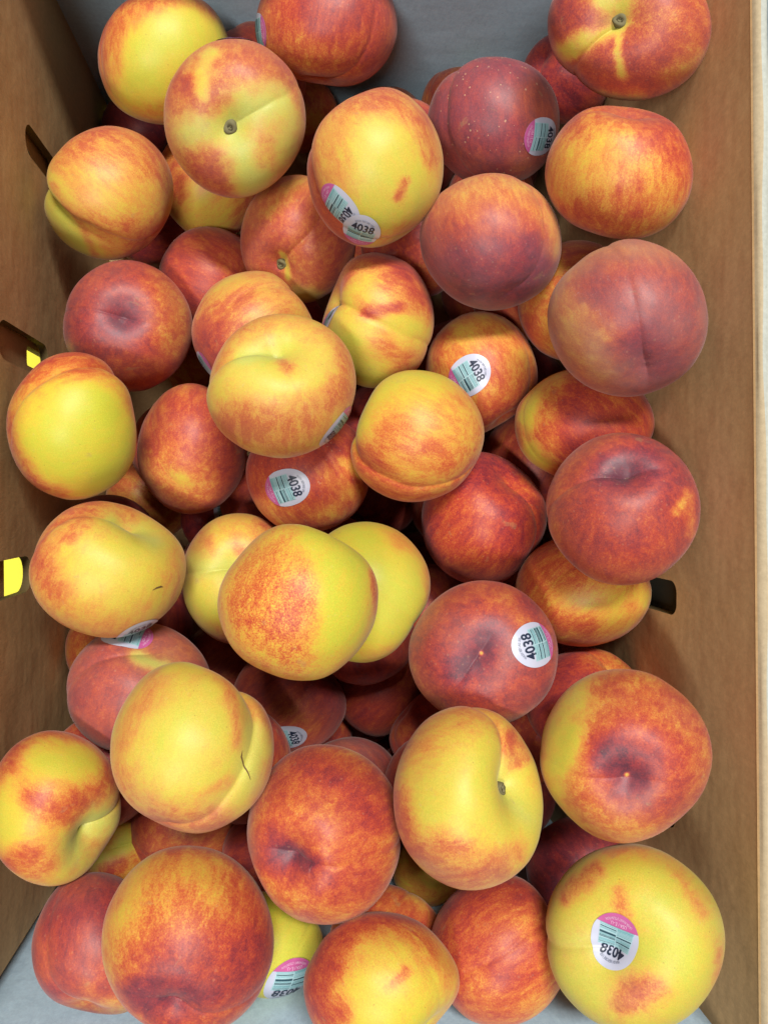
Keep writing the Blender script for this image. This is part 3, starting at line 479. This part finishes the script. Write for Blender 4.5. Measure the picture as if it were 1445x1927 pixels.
for _k, _v in dict(P18=[(138,-.055),(-42,-.03),(78,.02),(200,.015)], P20=[(145,-.025),(-50,-.02)], P22=[(42,-.05),(-30,.035),(-120,-.02)], P23=[(228,-.06),(45,-.03),(-48,-.045),(-5,.02)],
    P26=[(-38,-.05),(150,-.02)], P21=[(215,-.05),(100,.02),(-20,-.01)], P16=[(-32,-.05),(150,-.02)], P15=[(218,-.03),(140,-.04),(20,-.01)], P10=[(132,-.06),(-60,-.02)], P4=[(-42,-.03),(185,-.015),(60,.01)],
    P12=[(140,-.035),(8,-.05),(-20,.02),(60,.02)], P5=[(150,-.02),(-130,-.03)], P7=[(238,-.03),(-60,-.02)], P9=[(225,-.03),(45,-.02)], P2=[(218,-.03),(40,-.02),(-35,-.02)], P17=[(58,-.03),(-122,-.03),(-50,-.02)],
    P13=[(150,-.05),(-135,-.02),(35,.01)], P14=[(148,-.045),(-60,-.02)], P28=[(155,-.05),(-150,.01)], P25=[(150,-.035),(30,-.02)], P19=[(225,-.03),(45,-.03),(135,-.01)], P24=[(225,-.04),(48,-.035)],
    P8=[(155,-.03),(-125,-.04),(20,.01)], P11=[(130,.02),(-140,-.04),(40,-.02)], P1=[(160,-.02),(-30,-.03)], P3=[(-130,-.02)], P27=[(150,-.03),(30,-.03)], M3=[(150,-.05),(-140,-.02)], M5=[(60,-.03),(150,-.03)], M11=[(-35,-.03)], M13=[(140,-.03)]).items():
    for p in P:
        if p['k'] == _k: p['sil'] = _v

# ---------------- sticker artwork, as outlines in millimetre-free units (0..1 wide) ----------------
_TXT = {}
def text_mesh(body, bold=0.0):
    key = (body, bold)
    if key in _TXT: return _TXT[key]
    cu = bpy.data.curves.new('t', 'FONT'); cu.body = body; cu.size = 1; cu.offset = bold; cu.resolution_u = 3
    cu.align_x = 'CENTER'; cu.align_y = 'CENTER'
    o = bpy.data.objects.new('t', cu); COL.objects.link(o)
    bpy.context.view_layer.update()
    dg = bpy.context.evaluated_depsgraph_get(); me = o.evaluated_get(dg).to_mesh()
    V = np.array([v.co[:2] for v in me.vertices]); Fc = [tuple(p.vertices) for p in me.polygons]
    o.evaluated_get(dg).to_mesh_clear(); bpy.data.objects.remove(o); bpy.data.curves.remove(cu)
    V[:, 0] -= (V[:, 0].min() + V[:, 0].max()) / 2; V[:, 1] -= (V[:, 1].min() + V[:, 1].max()) / 2
    _TXT[key] = (V, Fc); return _TXT[key]
SW_, SL_ = .0205, .0262
def outline_halfwidth(t):                       # t -.5 (pink end) .. +.5 (number end)
    return .5 * np.clip(1 - np.abs(2 * t) ** 2.25, 0, 1) ** .5 * (1 - .06 * t)
def art():
    A = []
    # paper
    rows = np.array(sorted(set(np.round(np.concatenate([np.sin(np.linspace(-math.pi/2, math.pi/2, 29)) * .5, [-.29]]), 5))))
    def band(r0, r1, nc=12, mod=None, inset=0.0):
        rr = rows[(rows >= r0 - 1e-6) & (rows <= r1 + 1e-6)]; V = []; Fc = []
        for t in rr:
            hw = max(outline_halfwidth(np.array([t]))[0] - inset, .0005)
            for j in range(nc + 1): V.append(((-1 + 2 * j / nc) * hw, t * (1 - inset)))
        for i in range(len(rr) - 1):
            for j in range(nc):
                a = i * (nc + 1) + j; Fc.append((a, a + 1, a + nc + 2, a + nc + 1))
        return np.array(V), Fc
    def strip(x0, x1, y0, y1, n=8, slant=0.0):
        V = []; Fc = []
        for j in range(n + 1):
            x = x0 + (x1 - x0) * j / n
            V += [(x, y0 + slant * x), (x, y1 + slant * x)]
        for j in range(n): a = 2 * j; Fc.append((a, a + 2, a + 3, a + 1))
        return V, Fc
    def join(items):
        V = []; Fc = []
        for v, f in items:
            o = len(V); V += [tuple(q) for q in v]; Fc += [tuple(i + o for i in q) for q in f]
        return np.array(V), Fc
    base = band(-.5, .5)
    pink = band(-.5, -.29, inset=.0)
    cyan = join([strip(-.36, .36, -.285 + .08 * k, -.285 + .08 * (k + 1) - 1e-4, 6) for k in range(5)])
    dark = join([strip(.01, .345, -.235, -.222), strip(.01, .345, -.150, -.112), strip(.01, .345, -.070, -.060), strip(.01, .345, -.048, -.036), strip(.01, .345, .058, .066),
                 strip(-.345, -.01, -.128, -.106), strip(-.345, -.01, -.022, -.004)])
    pale = join([strip(-.345, -.01, y, y + h) for y, h in ((-.268, .022), (-.236, .008), (-.212, .006), (-.19, .006), (-.166, .010), (-.085, .008), (-.062, .012), (-.036, .006), (.018, .010), (.042, .008), (.064, .006), (.088, .008))] +
                [strip(.01, .345, y, y + h) for y, h in ((-.262, .006), (-.206, .006), (-.19, .005), (-.10, .007), (-.085, .006), (-.012, .006), (.005, .018), (.036, .010), (.088, .008))] +
                [strip(-.36, .36, -.2855, -.279, 6)])
    def arc_text(body, size, xs, t0, bend, bold=0.0, ext=None):
        V, Fc = text_mesh(body, bold)
        V = V * size; V = V * [xs, 1]
        if ext: V = V * [ext / (V[:, 0].max() - V[:, 0].min()), 1]
        R = bend
        a = V[:, 0] / R; rr = R + V[:, 1] if bend > 0 else -R - V[:, 1]
        if bend > 0: X = rr * np.sin(a); Y = t0 + rr * np.cos(a) - R
        else:
            R = -bend; a = V[:, 0] / R; rr = R - V[:, 1]; X = rr * np.sin(a); Y = t0 - rr * np.cos(a) + R
        return np.stack([X, Y], 1), Fc
    num = arc_text('4038', .27, 1.0, .20, 3.0, .022, .58)
    small = arc_text('WASH BEFORE USE', .065, 1.0, .375, .42, .01, .50)
    p1 = arc_text('USA / É.-U.', .075, 1.0, -.335, -3.0, .01, .34)
    p2 = arc_text('LAVER AVANT UTILISATION', .058, 1.0, -.425, -.52, .008, .56)
    ptx = join([p1, p2])
    return dict(base=base, pink=pink, cyan=cyan, dark=dark, pale=pale, num=num, small=small, ptx=ptx)
ART = art()

def unproj(px, py):
    c = np.array([px - W0 / 2, H0 / 2 - py, -FPX]); d = RW @ c
    return d / np.linalg.norm(d), c

class Peach:
    def __init__(s, p, i):
        x, y, z, R, sx, sy = POS[p['k']]
        s.R = R; s.C = np.array([x, y, z]); s.p = p
        p.setdefault('seed', i * 1.37 + 2.1)
        s.cx, s.cy = p['c'][0] + sx, p['c'][1] + sy
        d, c = unproj(s.cx, s.cy)
        Zv = (CP - s.C); Zv /= np.linalg.norm(Zv)
        up = RW[:, 1]; Yv = up - Zv * up.dot(Zv); Yv /= np.linalg.norm(Yv); Xv = np.cross(Yv, Zv)
        s.V = np.stack([Xv, Yv, Zv], 1)         # world = V @ view
        # photo pixels -> small angles in the view frame
        def pj(q):
            q = RW.T @ q; return np.array([q[0] / -q[2] * FPX, q[1] / -q[2] * FPX])
        D = np.linalg.norm(s.C - CP); e = 1e-3; o0 = pj(s.C - CP)
        J = np.stack([(pj(s.C - CP + Xv * e * D) - o0) / e, (pj(s.C - CP + Yv * e * D) - o0) / e], 1)
        rot = math.radians(p.get('rot', 0)); rx, ry = p['r']
        Rr = np.array([[math.cos(rot), -math.sin(rot)], [math.sin(rot), math.cos(rot)]])
        s.E = Rr @ np.diag([rx, ry]) @ Rr.T      # photo ellipse (px, y up)
        Mx = np.linalg.inv(J) @ s.E; al = math.sqrt(abs(np.linalg.det(Mx)))
        A = np.eye(3); A[:2, :2] = Mx / al; s.A = A
        s.Ei = np.linalg.inv(s.E)
        pole = s.v(p['pole'][1], p['pole'][2], p['pole'][3])
        if p['pole'][0] == 't': pole = -pole
        su = s.v(*p['su'], 1)
        X = su - pole * su.dot(pole)
        if np.linalg.norm(X) < .05: X = np.array([1, .3, .2]) - pole * np.dot([1, .3, .2], pole)
        X /= np.linalg.norm(X)
        s.B = np.stack([X, np.cross(pole, X), pole], 1)      # view = B @ peach
        # object matrix: world rotation V@B
        s.Wm = s.V @ s.B
    def v(s, px, py, sg=1):
        a = s.Ei @ np.array([px - s.cx, s.cy - py]); n = np.linalg.norm(a)
        if n > .98: a = a / n * .98
        return np.array([a[0], a[1], sg * math.sqrt(max(0, 1 - a @ a))])
    def rfun(s, nv):
        r = radius_fn(nv @ s.B, s.p)
        ph = np.degrees(np.arctan2(nv[:, 1], nv[:, 0])); rim = 1 - nv[:, 2] ** 2
        for a, dr in s.p.get('sil', ()):
            r = r + dr * np.exp(-((((ph - a + 180) % 360) - 180) / 27) ** 2) * rim
        return r
    def surf(s, nv, off=0.0):                    # view directions -> points in the object's frame (metres)
        r = s.rfun(nv)
        q = nv * (r * s.R * .985 + off)[:, None]
        return (q @ s.A.T) @ s.B
    def build(s, res):
        p = s.p; n, Fc = GRIDS[res]
        nv = n @ s.B.T
        r = s.rfun(nv)
        # keep the mean silhouette at the photographed size
        V = ((nv * (r * s.R * .985)[:, None]) @ s.A.T) @ s.B
        sd = p['seed']
        b = np.full(len(n), float(p['b'])); d = np.full(len(n), float(p['d'])); g = np.zeros(len(n))
        w1 = fbm(nv * 3.2 + sd, 4); w2 = fbm(nv * 9 + sd * 2, 3)
        b = b + .35 * (fbm(nv * 1.6 + sd * 5, 3) - .5)
        post = .22 * (fbm(nv * 2.7 + sd * 3, 3) - .42)
        ab = nv[:, :2] @ s.E.T                   # px offsets, y up
        X = s.cx + ab[:, 0]; Y = s.cy - ab[:, 1]
        front = sstep(nv[:, 2], -.25, .12)
        for ch, val, rad, *pts in p['paint']:
            pts = np.array(pts, float).reshape(-1, 2)
            if len(pts) == 1: dist = np.hypot(X - pts[0, 0], Y - pts[0, 1])
            else:
                dist = np.full(len(n), 1e9)
                for q0, q1 in zip(pts[:-1], pts[1:]):
                    e = q1 - q0; t = np.clip(((X - q0[0]) * e[0] + (Y - q0[1]) * e[1]) / max(e @ e, 1e-6), 0, 1)
                    dist = np.minimum(dist, np.hypot(X - q0[0] - t * e[0], Y - q0[1] - t * e[1]))
            dist = dist + rad * 1.1 * (w1 - .5) + rad * .7 * (w2 - .5)
            soft = .26 if rad < 12 else (.40 if ch == 'b' else .42)
            w = 1 / (1 + np.exp(np.clip((dist - rad) / (rad * soft), -30, 30))) * front
            if ch == 'b': b = b + (val - b) * w
            elif ch == 'd': d = d + (val - d) * w
            else: g = np.maximum(g * (1 - w * .3), val * w)
        b = b + np.clip(post, -.03, 1) * (b < .6)
        # around a stem the skin stays pale, around a tip it darkens, with some dimple shade painted in
        gr = np.full(len(n), float(p.get('grain', .18 + .25 * (sd % 1)))); sk = np.full(len(n), float(p.get('spk', .22)))
        o = mesh_obj('peach', V, Fc, M_SKIN, attrs=dict(blush=b, dusk=np.clip(d, 0, 1), green=g, grain=gr, speck=sk))
        o.matrix_world = Matrix([[*s.Wm[0], s.C[0]], [*s.Wm[1], s.C[1]], [*s.Wm[2], s.C[2]], [0, 0, 0, 1]])
        o['label'] = p['label']; o['category'] = 'peach'; o['group'] = 'peaches piled in the cardboard box'
        s.o = o
        if p.get('stem'): s.stem(p['stem'])
        for q in p['st']: s.sticker(*q)
        if 'crack' in p: s.ribbon('skin_split', p['crack'], [.4, 1.7, 1.3, 1.0, .4], M_CRACK)
        if 'scar' in p:
            x, y = p['scar']; s.ribbon('skin_nick', [(x - 10, y + 3), (x - 2, y - 1), (x + 6, y - 3), (x + 10, y - 2)], [.4, 1.5, 1.8, .5], M_CRACK)
        return o
    def ribbon(s, name, pts, wd, m):
        pts = np.array(pts, float); V = []; Fc = []
        tt = np.linspace(0, len(pts) - 1, 25)
        cx = np.interp(tt, range(len(pts)), pts[:, 0]); cy = np.interp(tt, range(len(pts)), pts[:, 1]); ww = np.interp(tt, range(len(pts)), wd)
        for i in range(25):
            a = max(i - 1, 0); b = min(i + 1, 24); tx, ty = cx[b] - cx[a], cy[b] - cy[a]; l = math.hypot(tx, ty) + 1e-9
            for q, f in ((-1, .00012), (0, .00025), (1, .00012)):
                nv = s.v(cx[i] - ty / l * q * ww[i], cy[i] + tx / l * q * ww[i]); V.append(s.surf(nv[None], f)[0])
        for i in range(24):
            for j in range(2): a = 3 * i + j; Fc.append((a, a + 1, a + 4, a + 3))
        mesh_obj(name, V, Fc, m, s.o)
    def stem(s, kind):
        bot = radius_fn(np.array([[0, 0, 1.0]]), s.p)[0] * s.R
        k = s.R
        prof = [(.0, .030), (.022, .030), (.030, .040), (.050, .044), (.066, .036), (.074, .010), (.085, -.03)]
        if kind == 2: prof = [(.0, .07), (.02, .085), (.035, .065), (.05, .06), (.062, .02), (.08, -.03)]
        V = []; Fc = []; n = 18
        for i, (r, z) in enumerate(prof):
            for j in range(n):
                a = j / n * 2 * math.pi; rr = r * (1 + .10 * math.sin(3 * a + i))
                V.append(np.array([rr * math.cos(a), rr * math.sin(a), z + .008 * math.sin(2 * a + 1)]) * k + [0, 0, bot])
        for i in range(len(prof) - 1):
            for j in range(n): Fc.append((i * n + j, (i + 1) * n + j, (i + 1) * n + (j + 1) % n, i * n + (j + 1) % n))
        V = np.array(V); V[:, :2] *= 1.3; V = (V @ s.B.T) @ s.A.T @ s.B
        o = mesh_obj('stem', V, Fc, M_STEM, s.o)
        ring = []; Fr = []
        for i, r in enumerate((.020, .032)):
            for j in range(n):
                a = j / n * 2 * math.pi; ring.append(np.array([r * math.cos(a), r * math.sin(a), (.041 if kind == 1 else .078) + .004 * math.sin(4 * a)]) * k + [0, 0, bot])
        for j in range(n): Fr.append((j, n + j, n + (j + 1) % n, (j + 1) % n))
        ring = np.array(ring); ring[:, :2] *= 1.3; ring = (ring @ s.B.T) @ s.A.T @ s.B
        mesh_obj('stem_ring', ring, Fr, M_STEM2, o)
    def sticker(s, px, py, ang, scale=1.0, nz=None, wide=1.0):
        n0 = s.v(px, py)
        if nz is not None:
            h = math.hypot(n0[0], n0[1]); n0 = np.array([n0[0] / h, n0[1] / h, nz]); n0 /= np.linalg.norm(n0)
        a = math.radians(ang); e = np.array([math.cos(a), math.sin(a), 0.0]); u = np.array([-math.sin(a), math.cos(a), 0.0])
        # carry the text direction onto the surface without in-plane twist
        ax = np.cross([0, 0, 1.0], n0); sn = np.linalg.norm(ax); cs = n0[2]
        if sn > 1e-6:
            ax /= sn; th = math.atan2(sn, cs)
            def rotv(v): return v * math.cos(th) + np.cross(ax, v) * math.sin(th) + ax * ax.dot(v) * (1 - math.cos(th))
            e = rotv(e); u = rotv(u)
        def place(V2, off):
            V2 = np.asarray(V2, float)
            q = V2[:, :1] * (wide * SW_ * scale / s.R) * e[None] + V2[:, 1:] * (SL_ * scale / s.R) * u[None]
            l = np.linalg.norm(q, axis=1, keepdims=True); l[l < 1e-9] = 1e-9
            nv = n0[None] * np.cos(l) + q / l * np.sin(l)
            wr = fbm(np.concatenate([V2 * 3.5 + px, V2[:, :1] * 0 + py], 1), 2)
            return s.surf(nv, off + .0005 * np.clip(wr - .5, 0, 1))
        def put(name, key, off, m, parent):
            V2, Fc = ART[key]; V = place(V2, off)
            c = V[list(Fc[0])]; nn = np.cross(c[1] - c[0], c[2] - c[0])
            if nn @ c[0] < 0: Fc = [tuple(reversed(f)) for f in Fc]
            return mesh_obj(name, V, Fc, m, parent)
        off0 = .00022 if s.p.get('_n', 0) == 0 else .00080
        s.p['_n'] = 1
        st = put('sticker', 'base', off0, M_STK, s.o)
        put('pink_band', 'pink', off0 + .00008, M_PINK, st)
        put('pink_band_lettering', 'ptx', off0 + .00030, M_PINKTXT, st)
        put('barcode_ground', 'cyan', off0 + .00013, M_CYAN, st)
        put('barcode_bars', 'dark', off0 + .00036, M_TEAL, st)
        put('barcode_fine_bars', 'pale', off0 + .00034, M_TEAL2, st)
        put('number_print', 'num', off0 + .00032, M_INK, st)
        put('small_print', 'small', off0 + .00030, M_GREYINK, st)

for i, p in enumerate(P):
    q = Peach(p, i)
    q.build('hi' if p['k'][0] == 'P' else 'mid')

# peaches buried under the ones the photograph shows
for i, (x, y, z, R) in enumerate(DEEP):
    n, Fc = GRIDS['lo']; S = dict(seed=i * 2.3)
    r = radius_fn(n, S); b = .8 + .5 * (fbm(n * 1.5 + i, 3) - .5)
    o = mesh_obj('peach', n * (r * R)[:, None], Fc, M_SKIN, attrs=dict(blush=b, dusk=b * .25, green=b * 0, grain=b * .2, speck=b * .2))
    o.location = (x, y, z); o.rotation_euler = (random.uniform(0, 6), random.uniform(0, 6), random.uniform(0, 6))
    o['label'] = 'dark peach buried deep in the pile beneath the visible peaches'; o['category'] = 'peach'; o['group'] = 'peaches buried at the bottom of the box'

# ---------------- the box ----------------
XL, XR, YB, YF = -.1455, .189, .305, -.234
box = bpy.data.objects.new('cardboard_box', None); COL.objects.link(box)
box['label'] = 'open brown cardboard box with white end panels and vent slots, holding the peaches'; box['category'] = 'box'

def slot(cy, cz, w, h, rr, n=8):
    pts = []
    for (sx, sy, a0) in ((1, 1, 0), (-1, 1, 90), (-1, -1, 180), (1, -1, 270)):
        for k in range(n + 1):
            a = math.radians(a0 + 90 * k / n)
            pts.append((cy + sx * (w / 2 - rr) + rr * math.cos(a), cz + sy * (h / 2 - rr) + rr * math.sin(a)))
    return pts
def panel(name, x0, thick, y0, y1, z0, z1, holes, m, parent, bow=0.0):
    """upright sheet in the y-z plane from x0 to x0+thick, with slots cut through"""
    bm = bmesh.new()
    loops = [[(y0, z0), (y1, z0), (y1, z1), (y0, z1 + .0155)]] + holes
    edges = []
    for lp in loops:
        vs = [bm.verts.new((x0, a, b)) for a, b in lp]
        edges += [bm.edges.new((vs[k], vs[(k + 1) % len(vs)])) for k in range(len(vs))]
    bmesh.ops.triangle_fill(bm, use_beauty=True, use_dissolve=False, edges=edges)
    r = bmesh.ops.extrude_face_region(bm, geom=bm.faces[:])
    for g in r['geom']:
        if isinstance(g, bmesh.types.BMVert): g.co.x = x0 + thick
    bmesh.ops.recalc_face_normals(bm, faces=bm.faces[:])
    me = bpy.data.meshes.new(name); me.materials.append(m); me.materials.append(M_HOLE)
    for f in bm.faces:
        if abs(f.normal.x) < .5: f.material_index = 1
    bm.to_mesh(me); bm.free()
    o = bpy.data.objects.new(name, me); COL.objects.link(o); o.parent = parent
    return o
ZR = .3035
LH = [slot(.197, .150, .017, .056, .008), slot(.080, .180, .020, .075, .0095), slot(-.040, .205, .0195, .062, .0095)]
panel('side_panel', XL - .0045, .0045, YF, YB, .0, ZR, LH + [slot(-.152, .21, .0195, .062, .0095)], M_KRAFT, box)
panel('outer_side_panel_or_shade_plate', XL - .0115, .0045, YF - .008, YB, .0, ZR, [slot(.196, .160, .008, .02, .0035), slot(.082, .140, .011, .036, .002), slot(-.040, .170, .024, .047, .002)], M_KRAFT, box)
RH = [slot(-.050, .222, .0175, .052, .006), slot(-.158, .222, .020, .052, .006)]
panel('side_panel', XR, .0058, YF - .008, YB, .0, ZR, RH, M_KRAFT, box)
panel('outer_side_panel_or_shade_plate', XR + .0060, .0012, YF - .008, YB, .0, ZR - .02, [], flat('painted_vent_shade', (0.035, 0.032, 0.02), .8), box)  # plate added behind the right vents, its near-black colour paints in their shade

def rim(name, x_in, sgn, w, m_list):
    """rolled top edge of a side panel, swept along y, gently wavy and worn"""
    prof = [(-.0002, -.0006), (.0001, .0004), (.0005, .0014), (.0010, .0024), (.0022, .0030), (.0040, .0031), (.0052, .0026), (.0060, .0014), (.0063, -.001), (.0064, -.006), (.0064, -.02)]
    ny = 90; V = []; Fc = []; mi = []
    for i in range(ny + 1):
        t = i / ny; y = YF - .0135 + (YB - YF + .0195) * t
        dz = .0155 * (1 - t); wob = .0005 * math.sin(t * 19) + .0003 * math.sin(t * 53 + 1)
        wide = w * (1.0 + .45 * (1 - t))
        for a, b in prof: V.append((x_in + sgn * (a * wide + wob * (a > .0005)), y, ZR + dz + b))
    k = len(prof)
    for i in range(ny):
        for j in range(k - 1):
            a = i * k + j; Fc.append((a, a + 1, a + k + 1, a + k)); mi.append(0 if j < 1 else (1 if j < 4 else 2))
    o = mesh_obj(name, V, Fc, m_list, box); o.data.polygons.foreach_set('material_index', mi)
    return o
rim('rim_fold', XR, 1, .92, [M_KRAFT, M_EDGE, M_LINER])
rim('rim_fold', XL, -1, 1.9, [M_KRAFT, M_EDGE, M_LINER])

def slab(name, x0, x1, y0, y1, z0, z1, m, parent, bev=.0008):
    bm = bmesh.new(); bmesh.ops.create_cube(bm, size=1)
    for v in bm.verts: v.co = Vector(((x0 + x1) / 2 + v.co.x * (x1 - x0), (y0 + y1) / 2 + v.co.y * (y1 - y0), (z0 + z1) / 2 + v.co.z * (z1 - z0)))
    bmesh.ops.bevel(bm, geom=bm.edges[:], offset=bev, segments=2, affect='EDGES')
    me = bpy.data.meshes.new(name); me.materials.append(m); bm.to_mesh(me); bm.free()
    o = bpy.data.objects.new(name, me); COL.objects.link(o); o.parent = parent; return o
slab('end_panel', XL - .011, XR + .006, YB, YB + .005, .0, ZR, M_WHITE, box)
slab('end_panel', XL - .011, XR + .006, YF - .0128, YF - .0078, .0, ZR + .012, M_WHITE, box)
slab('bottom_panel', XL, XR, YF - .008, YB, -.006, -.0005, M_KRAFT, box)

# ---------------- floor outside ----------------
mf, nt, b = mat('shop_floor')
tc = N(nt, 'ShaderNodeTexCoord'); n1 = N(nt, 'ShaderNodeTexNoise'); n1.inputs['Scale'].default_value = 38; n1.inputs['Detail'].default_value = 7
L(nt, tc.outputs['Object'], n1.inputs['Vector'])
L(nt, mixc(nt, mth(nt, 'MULTIPLY_ADD', n1.outputs['Fac'], 2.4, -.7, clamp=True), (0.085, 0.125, 0.145), (0.21, 0.25, 0.26)), b.inputs['Base Color'])
b.inputs['Roughness'].default_value = .45
fl = mesh_obj('floor', [(-6, -6, -.106), (6, -6, -.106), (6, 6, -.106), (-6, 6, -.106)], [(0, 1, 2, 3)], mf, smooth=False); fl['kind'] = 'structure'
M_YEL = flat('yellow_paint', (0.80, 0.72, 0.03), .5)
# yellow plastic pallet deck under the box
sh = slab('plastic_pallet', XL - .34, XR - .02, YF - .02, YB + .10, -.1055, -.0065, M_YEL, None, .004)
sh['label'] = 'bright yellow surface under the box, glimpsed through the left vent slots'; sh['category'] = 'pallet'
